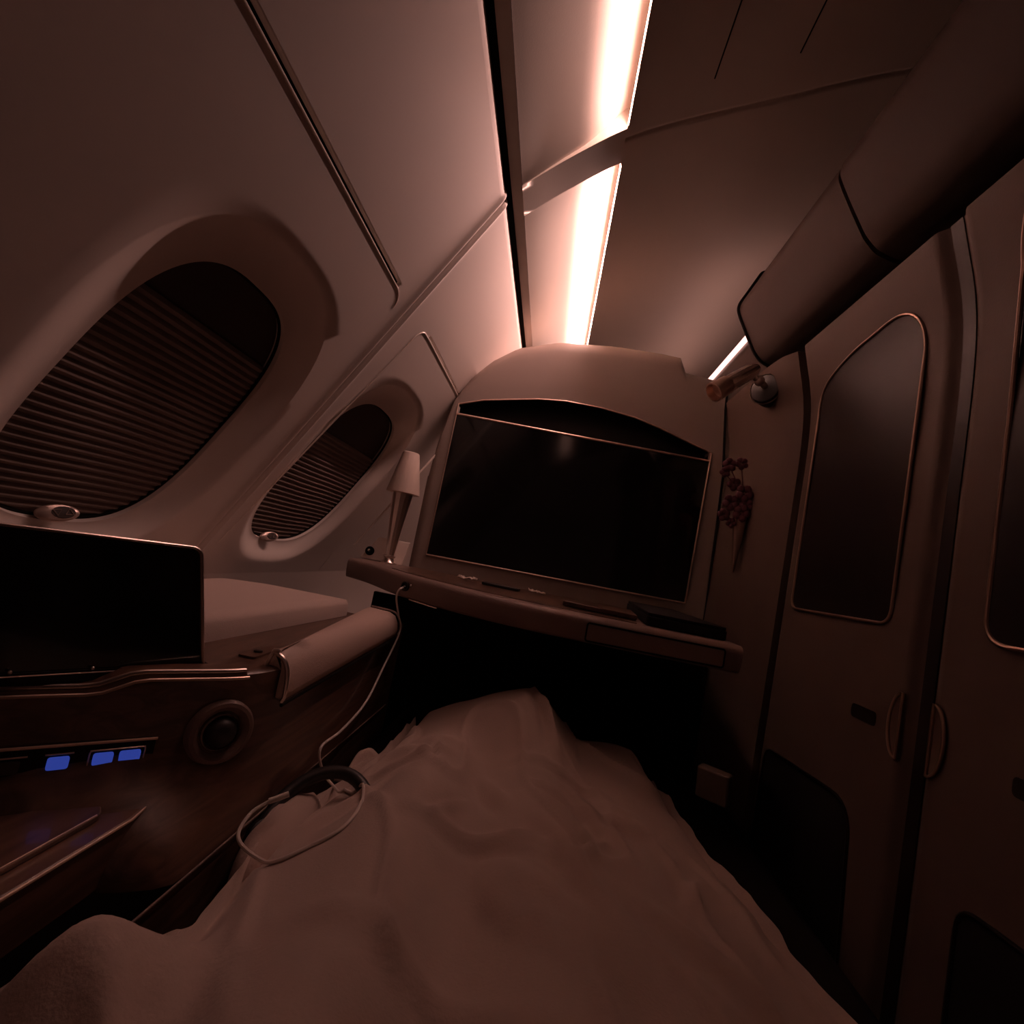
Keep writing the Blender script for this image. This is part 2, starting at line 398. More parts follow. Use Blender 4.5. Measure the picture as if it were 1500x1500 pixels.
# ------------------------------------------------------------------ suite wall (right) with two sliding doors
XD = .60; ZT = .70
DT = [(-.95, .585), (-.5, .597), (.3, .606), (.45, .606), (.56, .597), (.68, .568), (.82, .535)]
def DX(z): return smooth(DT, z)
def DP(y, z, d=0): return Vector((DX(z)+d, y, z))
def door_field(b, y0, y1, z0, z1, d, ny=8, nz=60, hole=None):
    b.grid(lambda y, z: DP(y, z, d), lin(y0, y1, ny), lin(z0, z1, nz))
def dpanel(loop, d0, d1, name, m, parent, nz=40):
    """a panel with its own outline (y,z loop) lying on the curved door, from depth d0 (face) to d1"""
    # fine fill: horizontal strips clipped to the loop
    zmin = min(p[1] for p in loop); zmax = max(p[1] for p in loop)
    L = len(loop)
    def span(z):
        xs = []
        for i in range(L):
            a, c = loop[i], loop[(i+1) % L]
            if (a[1] <= z < c[1]) or (c[1] <= z < a[1]):
                xs.append(a[0]+(c[0]-a[0])*(z-a[1])/(c[1]-a[1]))
        return (min(xs), max(xs)) if xs else None
    rows = []
    for k in range(nz+1):
        u = k/nz; u = .5-.5*math.cos(u*PI)
        z = lerp(zmin+1e-4, zmax-1e-4, u); s_ = span(z)
        if s_: rows.append((z, *s_))
    b = B(); vs = []
    for z, a, c in rows: vs += [DP(a, z, d0), DP(c, z, d0), DP(c, z, d1), DP(a, z, d1)]
    n = len(rows)
    fs = []
    for i in range(n-1):
        for j in range(4): fs.append((i*4+j, i*4+(j+1) % 4, (i+1)*4+(j+1) % 4, (i+1)*4+j))
    fs += [(0, 1, 2, 3), (n*4-4, n*4-3, n*4-2, n*4-1)]
    b.add(vs, fs); return b.out(name, m, parent)
def dring(loop, d, r, name, m, parent):
    pts = [DP(p[0], p[1], d) for p in loop]; return B().tube(pts+pts[:1], r, 8, cap=False).out(name, m, parent)
def make_door(nm, y0, y1, win, pocket, hy, label, hside):
    t = thing(nm, (XD, (y0+y1)/2, -.95), label, 'door', kind='structure')
    b = B()
    # slab with softly rounded vertical edges
    def df(u, z):
        y = lerp(y0, y1, u); e = min(y-y0, y1-y)
        return DP(y, z, .012*(1-ss(e/.022)))
    b.grid(df, [0, .01, .02, .03, .045, .06, .3, .5, .7, .94, .955, .97, .98, .99, 1], lin(-.93, ZT, 50))
    for yy in (y0, y1): b.grid(lambda z, s_: DP(yy, z, .012+.03*s_), lin(-.93, ZT, 50), (0, 1))
    b.grid(lambda y, z: DP(y, z, .042), (y0, y1), lin(-.93, ZT, 50)); b.grid(lambda y, t: DP(y, ZT, .012*(1-ss(min(y-y0, y1-y)/.022))+.042*t), lin(y0, y1, 30), (0, 1))
    b.out('slab', DOORM, t)
    dpanel(win, -.0015, .010, 'tinted_pane', DARKP, t)
    r = dring(win, -.0015, .0034, 'pane_trim', PTRIM, t)
    dpanel(pocket, -.001, .01, 'pocket', BLACK, t)
    dring(pocket, -.0015, .003, 'pocket_rim', DARKP, t)
    # recessed half-moon finger pull
    hz = -.142; H = .052
    hl = [(hy+hside*.026*math.sin(PI*k/16)*1.0, hz-H*math.cos(PI*k/16)) for k in range(17)]
    dpanel(hl, -.002, .008, 'handle', GLASSY, t)
    pts = [DP(y, z, -.0035) for y, z in hl]
    B().tube(pts+pts[:1], .0026, 8, cap=False).out('handle_rim', PTRIM, t)
    return t
w1 = rounded([(1.305, .014), (1.30, .56), (1.17, .60), (.935, .615), (.945, .014)], [.03, .10, .12, .10, .03], 10)
p1 = rounded([(1.325, -.325), (.985, -.305), (.955, -.62), (1.325, -.70)], [.03, .06, .03, .02], 6)
make_door('door_1', .868, 1.366, w1, p1, .888, 'dark laminate sliding suite door next to the screen shelf, tall tinted pane', 1)
w2 = rounded([(.752, .010), (.752, .30), (.742, .60), (.70, .68), (.42, .68), (.42, .010)], [.04, .02, .06, .09, .03, .03], 8)
p2 = rounded([(.745, -.325), (.42, -.305), (.42, -.62), (.745, -.66)], [.03, .06, .03, .02], 6)
d2 = make_door('door_2', .38, .842, w2, p2, .822, 'dark laminate sliding suite door at the right edge of view', -1)
# slim joint between the doors and the wall part behind
for k, (y0, y1, dd, lab) in enumerate(((.842, .868, .010, 'slim dark joint between the two sliding doors'),)):
    b = B().grid(lambda y, z: DP(y, z, dd), (y0, y1), lin(-.93, ZT, 40)); o = b.out('trim_7', DARKP); setp(o, lab, 'trim', kind='structure')
# slots on the doors (dark key-card shaped recess)
for (y, z, dn) in ((.985, -.150, 'door_1'), (.655, -.152, 'door_2')):
    lp = rounded([(y-.035, z-.012), (y+.035, z-.012), (y+.035, z+.012), (y-.035, z+.012)], .008, 4)
    dpanel(lp, -.001, .004, 'latch_slot', DARKP, bpy.data.objects[dn], 10)
# rear part of the wall and the pillar between door and cabinet
b = B()
b.grid(lambda y, z: DP(y, z, 0), lin(-1.2, .368, 5), lin(-.95, ZT, 40))
PY = [(1.384, .600), (1.40, .592), (1.43, .580), (1.50, .572), (1.65, .568), (1.90, .566)]
b.grid(lambda y, z: Vector((DX(z)-.600+smooth(PY, y), y, z)), [1.384, 1.392, 1.40, 1.41, 1.42, 1.44, 1.47, 1.5, 1.55, 1.6, 1.7, 1.8, 1.9], lin(-.95, ZT, 40))
b.grid(lambda z, s_: DP(1.384, z, .05*s_), lin(-.95, ZT, 40), (0, 1))
b.grid(lambda y, z: DP(y, z, .055), (.2, 1.6), lin(-.95, ZT, 20))
o = b.out('wall_right', DOORM); setp(o, 'brown laminate wall section between screen cabinet and sliding doors', 'wall', kind='structure')

# ------------------------------------------------------------------ screen cabinet
YC = 1.85
tc_ = thing('screen_cabinet', (.03, YC, -.95), 'grey-beige rounded screen cabinet with arched dark recess over the television', 'cabinet')
out2 = [(-.268, -.95/YC), (-.268, -.031), (-.266, .12), (-.262, .214), (-.244, .312), (-.221, .352), (-.186, .394), (-.137, .431), (-.057, .456), (.053, .466), (.150, .466), (.190, .463), (.205, .434), (.275, .427), (.31, .424), (.31, -.95/YC)]
loop = [(a*YC, c*YC) for a, c in out2]
# arch recess region = opening over the television
AR = [(-.232, .268), (-.233, .289), (-.185, .305), (-.128, .316), (-.075, .326), (-.020, .331), (.05, .329), (.118, .321), (.17, .308), (.220, .292), (.274, .276), (.272, .258)]
ar = [(a*YC, c*YC) for a, c in AR]
scr = [(-.2355, -.021), (.269, -.018), (.2715, .259), (-.232, .268)]
sc_ = [(a*YC, c*YC) for a, c in scr]
# front face with an opening: bridge loops in columns
open_top = lambda x: interp(ar[1:-1], x)
xl, xr = sc_[0][0]+.001, sc_[1][0]+.001
def outer_top(x): return interp([(-.4960, -.95)] + [(p[0], p[1]) for p in sorted(loop[1:15], key=lambda q: q[0])][1:], x)
bcab = B()
def topz(x):
    tab = [(-.4965, .25), (-.484, .40), (-.4514, .577), (-.409, .651), (-.344, .729), (-.253, .797), (-.105, .844), (.098, .862), (.2775, .862), (.3515, .857), (.379, .803), (.509, .790), (.575, .784)]
    return interp(tab, x)
def ztop_face(x): return topz(x)
NB = .03
def face(x, z): # soft roll-back of the face towards its rim
    e = max(0, 1-(topz(x)-z)/.05); e2 = max(0, 1-(x+.4965)/.03)
    return (x, YC+.03*e*e+.02*e2*e2, z)
def colgrid(xs, zlo, zhi, n=24):
    bcab.grid(lambda x, t: face(x, lerp(zlo(x), zhi(x), t)), xs, [0, .2, .4, .6, .7, .8, .85, .9, .93, .96, .98, 1] if n > 5 else lin(0, 1, n))
xsl = lin(-.4965, xl, 9); xsm = lin(xl, xr, 40); xsr = sorted(set(lin(xr, .575, 6)))
xsm = sorted(set(xsm+[.3515, .379])); 
colgrid(xsl, lambda x: -.95, ztop_face); colgrid(xsr, lambda x: -.95, ztop_face)
colgrid(xsm, open_top, ztop_face); colgrid(xsm, lambda x: -.95, lambda x: lerp(sc_[0][1], sc_[1][1], (x-xl)/(xr-xl)), 4)
# top and side returns
allx = sorted(set(xsl+xsm+xsr))
bcab.grid(lambda x, t: (x, YC+.03+.25*t, topz(x)), allx, (0, 1))
bcab.grid(lambda z, t: (-.4965, YC+.02+.2*t, z), lin(-.95, .25, 10), (0, 1))
bcab.out('shell', SHELL, tc_, angle=35)
# recess lining
br = B()
br.grid(lambda x, t: (x, YC+.05*t, open_top(x)), xsm, (0, 1))
br.grid(lambda x, t: (x, YC+.05, lerp(-.04, open_top(x), t)), xsm, (0, 1))
for xx in (xl, xr): br.grid(lambda z, t: (xx, YC+.05*t, z), (-.04, .50), (0, 1))
br.out('arched_recess', BLACK, tc_)
B().tube([(x, YC-.001, z) for x, z in ar[1:-1]], .0032, 8).out('arch_trim', GOLD, tc_)
# dark joint at the right side of the cabinet
B().tube([(x*1.845, 1.845, z*1.845) for x, z in ((.285, .42), (.288, .366), (.303, .232), (.309, -.012), (.309, -.08))], .004, 6).out('side_joint', GASK, tc_)
# ------------------------------------------------------------------ television
tv = thing('television', (.035, YC+.01, -.036), 'wide dark flat television switched off inside the rounded cabinet', 'television')
B().prism([(sc_[0][0], YC-.002, sc_[0][1]), (sc_[1][0], YC-.002, sc_[1][1]), (sc_[2][0], YC-.002, sc_[2][1]), (sc_[3][0], YC-.002, sc_[3][1])], (0, .03, 0)).out('screen', SCRN, tv, smooth=False)
def bar(p, q, r, name, parent, m=GOLD, y=YC-.004): return B().tube([(p[0], y, p[1]), (q[0], y, q[1])], r, 8).out(name, m, parent)
bar(sc_[3], sc_[2], .0045, 'top_bezel', tv); bar(sc_[0], sc_[1], .003, 'bottom_bezel', tv)
bar(sc_[0], ar[1], .002, 'side_bezel', tv); bar(sc_[1], ar[-2], .003, 'side_bezel', tv)

# ------------------------------------------------------------------ vanity shelf below the television
ZS = -.094
sh = thing('vanity_shelf', (0, 1.45, -.165), 'leather edged shelf running below the television with a flush drawer', 'shelf')
def front_y(x):
    return smooth([(-.66, 1.66), (-.54, 1.57), (-.40, 1.41), (-.25, 1.30), (-.10, 1.24), (.05, 1.215), (.475, 1.21)], x)
prof = [(0, 0), (-.010, -.004), (-.017, -.015), (-.018, -.03), (-.015, -.06), (-.010, -.085), (-.004, -.096), (.02, -.100), (.12, -.100)]
xs = lin(-.64, .470, 50)
b = B(); b.grid(lambda x, i: (x, front_y(x)+prof[i][0]+.018, ZS+prof[i][1]*.64), xs, list(range(len(prof))))
b.grid(lambda x, t: (x, lerp(front_y(x)+.018, YC+.0, t), ZS), xs, lin(0, 1, 4))
b.grid(lambda i, t: (.470, 1.21+prof[i][0]+.018+t*(1.85-1.21-prof[i][0]-.018), ZS+prof[i][1]*.64*(1-t)), list(range(len(prof))), (0, 1))
b.out('leather_edge', LEATHD, sh, angle=50)
# walnut inlay
b = B().prism([(x, front_y(x)+.065, ZS-.002) for x in lin(-.46, .24, 12)]+[(.26, 1.83, ZS-.002), (-.46, 1.83, ZS-.002)], (0, 0, .004)); b.out('walnut_top', WOOD, sh, smooth=False, bevel=.001)
# drawer front
dl = rounded([(.118, -.108), (.430, -.107), (.430, -.147), (.118, -.149)], .006, 4)
B().prism([(p[0], 1.2085, p[1]) for p in dl], (0, .02, 0)).out('drawer', LEATHD, sh)
pts = [(p[0], 1.2088, p[1]) for p in dl]; B().tube(pts+pts[:1], .0022, 6, cap=False).out('drawer_joint', GASK, sh)
B().tube([(-.345, 1.372, -.156), (-.255, 1.312, -.157)], .002, 6).out('edge_clip', CHROME, sh)
# power socket on the shelf edge
sk = B().lathe([(.013, 0), (.013, .006), (.009, .007), (.009, .002)], (-.362, 1.376, -.124), (-0.5, -1, 0), 20).out('socket', BLKPL, sh)
B().sphere((-.345, 1.362, -.118), .0032, 6).out('indicator', CHROME, sk)
# dark support panel below the shelf
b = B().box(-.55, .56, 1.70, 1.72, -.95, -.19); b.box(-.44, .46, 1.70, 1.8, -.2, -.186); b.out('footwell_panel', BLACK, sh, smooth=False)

# small items on the shelf
def crumple(c, s, label, seed):
    b = B(); n = 9
    def f(u, v):
        p = Vector((u*s[0], v*s[1], 0)); q = noise.noise(Vector((u*1.7+seed, v*1.9, seed)))
        return (c[0]+p.x+q*.006, c[1]+p.y+.006*noise.noise(Vector((v*2, u*2, seed))), c[2]+.004+abs(q)*s[2])
    b.grid(f, lin(-1, 1, n), lin(-1, 1, n)); o = b.out('wrapper', PAPER, solid=.0008, angle=25); setp(o, label, 'wrapper', 'small wrappers on the shelf')
crumple((-.238, 1.62, ZS+.004), (.030, .022, .022), 'pale crumpled wrapper on the walnut shelf, nearer the table lamp', 3)
crumple((-.012, 1.62, ZS+.004), (.026, .018, .016), 'pale crumpled wrapper on the walnut shelf, nearer the middle', 9)
b = B().prism([(p[0], p[1], ZS+.003) for p in rounded([(-.19, 1.60), (-.07, 1.58), (-.065, 1.63), (-.18, 1.655)], .01, 4)], (0, 0, .008)); o = b.out('phone', BLKPL, bevel=.002); setp(o, 'flat black handset lying between the two wrappers on the shelf', 'handset')
bx = thing('stationery_box', (.36, 1.5, ZS), 'low black leather box at the right end of the vanity shelf', 'box')
B().prism([(p[0], p[1], ZS+.002) for p in rounded([(.262, 1.28), (.452, 1.27), (.455, 1.82), (.30, 1.83)], .012, 4)], (0, 0, .022)).out('base', BLACK, bx, bevel=.002)
B().prism([(p[0], p[1], ZS+.0242) for p in rounded([(.264, 1.282), (.450, 1.272), (.453, 1.818), (.302, 1.828)], .012, 4)], (0, 0, .008)).out('lid', BLACK, bx, bevel=.002)
b = B().prism([(.06, 1.36, ZS+.004), (.250, 1.34, ZS+.004), (.27, 1.56, ZS+.004), (.09, 1.58, ZS+.004)], (0, 0, .012)); o = b.out('notebook', WOOD, bevel=.002); setp(o, 'thin brown notebook against the black box on the shelf', 'notebook')

# ------------------------------------------------------------------ table lamp
lx, ly = -.545, 1.77
lp = thing('table_lamp', (lx, ly, ZS), 'small chrome column lamp with pale cone shade on the left end of the shelf', 'lamp')
B().lathe([(.001, .0), (.026, .0), (.026, .004), (.020, .010), (.017, .02), (.021, .024), (.021, .028), (.016, .03)], (lx, ly, ZS), n=32).out('base', CHROME, lp)
B().lathe([(.016, .028), (.016, .035), (.023, .12), (.032, .20), (.038, .256), (.001, .257)], (lx, ly, ZS), n=14).out('column', CHROME, lp, angle=15)
B().lathe([(.058, .252), (.0585, .256), (.030, .398), (.027, .400), (.001, .400)], (lx, ly, ZS), n=40, cap=False).out('lamp_shade', SHADE, lp)
B().lathe([(.057, .2525), (.050, .252), (.02, .248), (.001, .248)], (lx, ly, ZS), n=40, cap=False).out('shade_rim', GOLD, lp)
# socket panel behind the lamp
pn = thing('socket_panel', (-.58, 1.80, ZS), 'small pale panel with a round socket behind the table lamp', 'socket panel')
B().prism([(-.66, 1.80, ZS), (-.505, 1.80, ZS), (-.495, 1.81, ZS+.085), (-.61, 1.81, ZS+.085)], (0, .02, 0)).out('plate', LIP, pn, smooth=False, bevel=.003)
B().lathe([(.016, 0), (.016, .006), (.010, .008), (.008, .003)], (-.628, 1.800, ZS+.030), (0, -1, .1), 20).out('socket', GASK, pn)
B().lathe([(.005, 0), (.004, .012), (.001, .014)], (-.628, 1.795, ZS+.032), (0, -1, .1), 12).out('pin', CHROME, pn)
B().tube([(-.475, 1.86, .34), (-.69, 1.80, ZS+.04)], .004, 6).out('trim_8', LIP); setp(bpy.data.objects['trim_8'], 'pale slanting rail on the lining behind the table lamp', 'trim', kind='structure')

# ------------------------------------------------------------------ reading light on the right
rl = thing('reading_light', (.545, 1.50, .633), 'chrome swivel reading light with barrel head on the wall below the overhead bin', 'reading light')
B().lathe([(.044, -.030), (.044, .006), (.040, .013), (.030, .016), (.001, .017)], (.540, 1.502, .630), (-.70, -.71, 0), 32).out('wall_mount', BLKPL, rl)
B().lathe([(.045, .002), (.047, .005), (.045, .009)], (.540, 1.502, .630), (-.70, -.71, 0), 32, cap=False).out('mount_ring', CHROME, rl)
B().tube(spline([(.530, 1.490, .632), (.512, 1.478, .640), (.488, 1.47, .648)], 6), .009, 10).out('arm', CHROME, rl)
B().sphere((.507, 1.477, .642), .015, 8).out('swivel', CHROME, rl)
p0 = Vector((.487, 1.47, .672)); p1_ = Vector((.372, 1.43, .568)); ax = (p1_-p0).normalized(); Lh = (p1_-p0).length
bh = B().lathe([(.001, -.014), (.012, -.010), (.020, .006), (.023, .03), (.0245, Lh*.66)], p0, ax, 12, cap=False).out('barrel_head', CHROME, rl, angle=20)
B().lathe([(.0245, Lh*.66), (.027, Lh*.68), (.029, Lh), (.025, Lh+.001), (.022, Lh-.02), (.001, Lh-.02)], p0, ax, 28, cap=False).out('lens_hood', GOLD, bh)

# ------------------------------------------------------------------ orchid in a cone vase
fv = thing('flower_vase', (.560, 1.62, .10), 'dark orchid spray in a slim pointed glass wall vase right of the television', 'vase')
B().lathe([(.001, 0), (.004, .01), (.013, .09), (.022, .19), (.024, .21), (.020, .21), (.010, .10), (.001, .02)], (.556, 1.60, .088), (-.01, 0, 1), 20).out('glass_cone', GLASSY, fv)
pb = B(); st = B()
for (dx, dy, dz, s_) in ((0, 0, .25, .030), (-.035, 0, .275, .028), (.0, 0, .31, .030), (-.03, .01, .335, .024), (-.055, 0, .39, .024), (-.02, 0, .40, .022), (-.05, .0, .235, .022), (-.025, 0, .215, .018), (.01, 0, .275, .024), (-.065, 0, .365, .018)):
    c = Vector((.548+dx, 1.585+dy, dz+.02))
    for k in range(5):
        a = 2*PI*k/5+dz*40; d = Vector((math.cos(a), -.45, math.sin(a))).normalized()
        pb.sphere(c+d*s_*.55, s_*.6, 5, (.75, .35, .75))
    st.tube(spline([(.555, 1.598, .24), (.552+dx*.3, 1.59, .26+dz*.2), tuple(c)], 4), .0015, 5)
fl = pb.out('blossoms', PETAL, fv); fl['kind'] = 'stuff'
st.out('stems', PETAL, fv)
B().tube([(.589, 1.60, .16+.005*k) for k in range(26)], lambda t: .0016, 6).out('holder_clip', GOLD, fv)

# ------------------------------------------------------------------ left console
cs = thing('side_console', (-.55, .9, -.95), 'long walnut side console with control panel and round dial by the bed', 'console')
ZC = -.235
def plan(y):   # inner face of the console top, seen from above
    return smooth([(-.2, -.80), (.10, -.79), (.30, -.76), (.543, -.564), (.60, -.512), (.66, -.459), (.70, -.422), (.73, -.398), (.78, -.379), (.85, -.371), (1.0, -.368), (1.30, -.368), (1.36, -.372), (1.40, -.40), (1.43, -.46)], y)
ysc = lin(-.2, .5, 8)+lin(.52, 1.43, 60)
def cface(y, t):
    xt = plan(y); xb = max(xt, -.358) if False else -.358-.25*ss((y-1.3)/.2)*0
    z = lerp(ZC-.014*(1-ss((y-.60)/.04)), -.445, t)
    k = ss((t-.35)/.65)
    x = lerp(xt, xb if y > .62 else lerp(xt, xb, ss((y-.50)/.12)), k if y > .62 else k)
    return (x, y, z)
b = B()
rim = [(0.0, 0), (-.005, .003), (-.016, .004)]
b.grid(cface, [y for y in ysc], lin(0, 1, 16))
b.grid(lambda y, i: (plan(y)+rim[i][0], y, ZC+rim[i][1]-.014*(1-ss((y-.60)/.04))), ysc, [0, 1, 2])
b.grid(lambda y, t: (lerp(plan(y)-.016, -.90, t), y, ZC+.004-.014*(1-ss((y-.60)/.04))*(1-ss(t*8))), ysc, [0, .03, .06, .1, .125, .5, 1])
b.grid(lambda z, t: (lerp(-.36, -.9, t), 1.43, z), (-.95, ZC+.004), (0, 1))
b.grid(lambda y, t: (-.358, y, lerp(-.445, -.95, t)), ysc, (0, 1))
b.out('wooden_body', WOOD, cs, angle=50)
B().tube([(-.356, y, -.445) for y in lin(.45, 1.40, 30)], .0016, 6).out('base_line', LEATHD, cs)
# raised chrome edged lip in front of the monitor
lip = [(y, plan(y)) for y in lin(.40, .735, 30)]
def lipz(y): return ZC-.010+.016*ss((y-.60)/.04)
B().tube([(x-.004, y, lipz(y)) for y, x in lip], .0030, 8).out('upper_trim', CHROME, cs)
B().tube([(x+.004, y, lipz(y)-.009) for y, x in lip], .0022, 8).out('lower_trim', GOLD, cs)
b = B(); b.grid(lambda y, i: (plan(y)+[.002, -.003, -.02, -.045][i], y, lipz(y)+[-.010, .001, .003, .002][i]), lin(.40, .735, 30), [0, 1, 2, 3]); b.out('ledge', WOOD, cs)
# control panel (diagonal face)
D = Vector((-.169, -.187, 0)).normalized(); N = Vector((.187, -.169, 0)).normalized(); C0 = Vector((-.459, .66, 0))
def CP(u, z, d=0): return C0+D*u+Vector((0, 0, z))+N*d
def cplate(u0, u1, z0, z1, d0, d1, name, m, parent, r=.004):
    lp_ = rounded([(u0, z0), (u1, z0), (u1, z1), (u0, z1)], r, 4)
    return B().prism([CP(p[0], p[1], d0) for p in lp_], N*(d1-d0)).out(name, m, parent)
cp = cplate(-.002, .42, -.352, -.311, .0, .006, 'control_panel', DARKP, cs, .006)
B().tube([CP(-.003, -.312, .007), CP(.42, -.308, .007)], .0019, 6).out('top_trim', GOLD, cp)
B().tube([CP(-.003, -.353, .006), CP(.42, -.351, .006)], .0012, 6).out('bottom_trim', GOLD, cp)
for (u0, u1, lit) in ((.012, .034, 1), (.040, .060, 1), (.082, .102, 1), (.125, .165, 0), (.178, .22, 0)):
    bt = cplate(u0, u1, -.338, -.324, .006, .009, 'button', BTN if lit else BTND, cp, .003)
    bt['label'] = 'glowing blue button' if lit else 'unlit dark button'
for (u0, u1) in ((.008, .064), (.079, .105), (.12, .17)):
    B().tube([CP(u0, -.3205, .0075), CP(u1, -.3205, .0075)], .0010, 6).out('button_edge', GOLD, cp)
pts = [CP(p[0], p[1], .0078) for p in rounded([(.008, -.341), (.064, -.341), (.064, -.3205), (.008, -.3205)], .003, 3)]
B().tube(pts+pts[:1], .0009, 6, cap=False).out('button_edge', GOLD, cp)
# round dial
kn = Vector((-.405, .716, -.312)); kd = Vector((.80, -.60, .03)).normalized()
dl_ = B().lathe([(.044, -.02), (.044, .004), (.041, .008), (.036, .009), (.030, .004), (.027, -.006), (.026, -.02)], kn, kd, 40).out('dial_ring', LEATHD, cs)
B().lathe([(.001, .018), (.008, .0175), (.016, .014), (.0205, .006), (.022, -.012)], kn, kd, 32).out('dial_knob', BLKPL, dl_)
B().lathe([(.0235, -.002), (.025, .002), (.0235, .004)], kn, kd, 32, cap=False).out('knob_collar', CHROME, dl_)
# arm rest below the control panel
ZA = -.378
ar_ = [(-.42, .30), (-.42, .60), (-.428, .64), (-.448, .668), (-.50, .625), (-.60, .52), (-.78, .33), (-.80, .20), (-.42, .20)]
arl = rounded(ar_, .012, 3)
t_arm = B().prism([(p[0], p[1], ZA) for p in arl], (0, 0, -.065)).out('armrest_ledge', WOOD, cs, bevel=.004)
B().tube([(-.4185, y, ZA-.001) for y in lin(.20, .60, 5)]+[(-.427, .64, ZA-.001), (-.445, .662, ZA)], .0018, 6).out('ledge_trim', GOLD, t_arm)
B().prism([(p[0], p[1], ZA+.0002) for p in rounded([(-.445, .25), (-.445, .585), (-.47, .61), (-.56, .50), (-.66, .36), (-.70, .25)], .01, 4)], (0, 0, .006)).out('flap', WOOD, t_arm, bevel=.002)
B().tube([(-.447, y, ZA+.0065) for y in lin(.40, .58, 4)], .0013, 6).out('flap_edge', GOLD, t_arm)
# latch plate in the wood behind the bolster
lt = B().prism([(p[0], p[1], ZC+.0045) for p in rounded([(-.455, .80), (-.425, .80), (-.43, .90), (-.46, .90)], .008, 4)], (0, 0, .003)).out('latch_plate', WOOD, cs)
B().lathe([(.007, 0), (.007, .003), (.003, .004)], (-.440, .835, ZC+.0075), n=16).out('latch', BTND, lt)
# ------------------------------------------------------------------ side monitor
mo = thing('side_monitor', (-.54, .58, -.225), 'black glass side monitor with thin metal frame standing on the console', 'monitor')
BR = Vector((-.455, .72, -.231)); TR = Vector((-.477, .688, -.066)); E = Vector((-.165, -.28, 0))
def MP(u, v): return BR.lerp(TR, v)+E*u
ml = [(0, 0), (0, 1), (1.0, 1), (1.0, 0)]
asp = .325/.165
mlr = [Vector((p[0]/asp, p[1])) for p in rounded([(u*asp, v) for u, v in ml], [.01, .08, .08, .01], 6)]
mn = E.cross(TR-BR).normalized()
if mn.y > 0: mn = -mn
B().prism([MP(p[0], p[1])-mn*.002 for p in mlr], -mn*.010).out('glass', SCRN, mo, angle=30)
pts = [MP(p[0], p[1]) for p in mlr]; B().tube(pts+pts[:1], .0022, 8, cap=False).out('metal_frame', CHROME, mo)
B().prism([MP(p[0], p[1])-mn*.012 for p in [(-.02, -.06), (-.02, .02), (1, .02), (1, -.06)]], mn*.014).out('foot_strip', BLACK, mo, smooth=False)
for u in (.40, .63): B().sphere(MP(u, .035)+mn*.004, .0022, 6).out('screw', CHROME, mo)

# ------------------------------------------------------------------ seat pad and bolster on the console
def pad(name, loop, z0, z1, m, label, cat, rr=.02):
    lp_ = rounded(loop, rr, 6); cx = sum(p[0] for p in lp_)/len(lp_); cy = sum(p[1] for p in lp_)/len(lp_)
    rows = [(1.0, z0), (1.0, lerp(z0, z1, .3)), (.992, lerp(z0, z1, .75)), (.97, z1), (.8, z1+.006), (.5, z1+.009), (.05, z1+.009)]
    n = len(lp_); vs = []
    for k, z in rows: vs += [(cx+(p[0]-cx)*k, cy+(p[1]-cy)*k, z+.0015*noise.noise(Vector((p[0]*9*k, p[1]*9*k, 0)))) for p in lp_]
    fs = [(i*n+k, i*n+(k+1) % n, (i+1)*n+(k+1) % n, (i+1)*n+k) for i in range(len(rows)-1) for k in range(n)]
    fs += [tuple(range(n)), tuple(range((len(rows)-1)*n, len(rows)*n))]
    o = mesh(name, vs, fs, m, angle=60); setp(o, label, cat); return o
pad('seat_cushion', [(-.535, .78), (-.500, 1.385), (-.70, 1.37), (-.83, 1.30), (-.83, .76)], ZC+.005, -.190, FABRIC, 'flat pale fabric cushion pad on the console behind the side monitor', 'cushion', .03)
bl = thing('armrest_bolster', (-.41, 1.07, ZC), 'pale padded bolster roll capping the inner edge of the console', 'bolster')
def bprof(y):
    k = (y-.79)/.57; w_ = lerp(.030, .095, k); zt = lerp(-.206, -.192, k); zb = lerp(-.280, -.252, k); xf = lerp(-.362, -.355, k)
    P = [(xf-w_-.006, ZC+.004), (xf-w_, zt-.006), (xf-w_+.010, zt), (xf-.030, zt-.002), (xf-.012, zt-.010), (xf-.001, zt-.028), (xf+.003, zb+.012), (xf, zb), (xf-.012, zb-.002), (xf-.012, ZC+.0)]
    return P
ysb = [.792, .796, .802]+lin(.82, 1.33, 14)+[1.35, 1.358, 1.362]
def bsec(y):
    e = min((y-.79)/.012, (1.364-y)/.02); sc2 = 1-.12*(1-ss(e))
    P = bprof(y); cx = sum(p[0] for p in P)/10; c_z = sum(p[1] for p in P)/10
    return [(cx+(p[0]-cx)*sc2, y, c_z+(p[1]-c_z)*sc2) for p in P]
vs = []; 
for y in ysb: vs += bsec(y)
nb = 10; fs = [(i*nb+k, i*nb+(k+1) % nb, (i+1)*nb+(k+1) % nb, (i+1)*nb+k) for i in range(len(ysb)-1) for k in range(nb)]+[tuple(range(nb)), tuple(range((len(ysb)-1)*nb, len(ysb)*nb))]
mesh('cushion_roll', vs, fs, LEATH, bl, angle=70)
P = bprof(.79); B().tube(spline([(p[0]+.001, .787, p[1]) for p in P[0:8]], 4), .0035, 8).out('end_trim', CHROME, bl)
P = bprof(1.365); B().tube(spline([(p[0]+.001, 1.367, p[1]) for p in P[2:8]], 4), .0025, 8).out('end_trim', CHROME, bl)
B().tube([(bprof(y)[7][0]+.001, y, bprof(y)[7][1]-.006) for y in lin(.79, 1.36, 12)], .003, 6).out('lower_joint', GASK, bl)

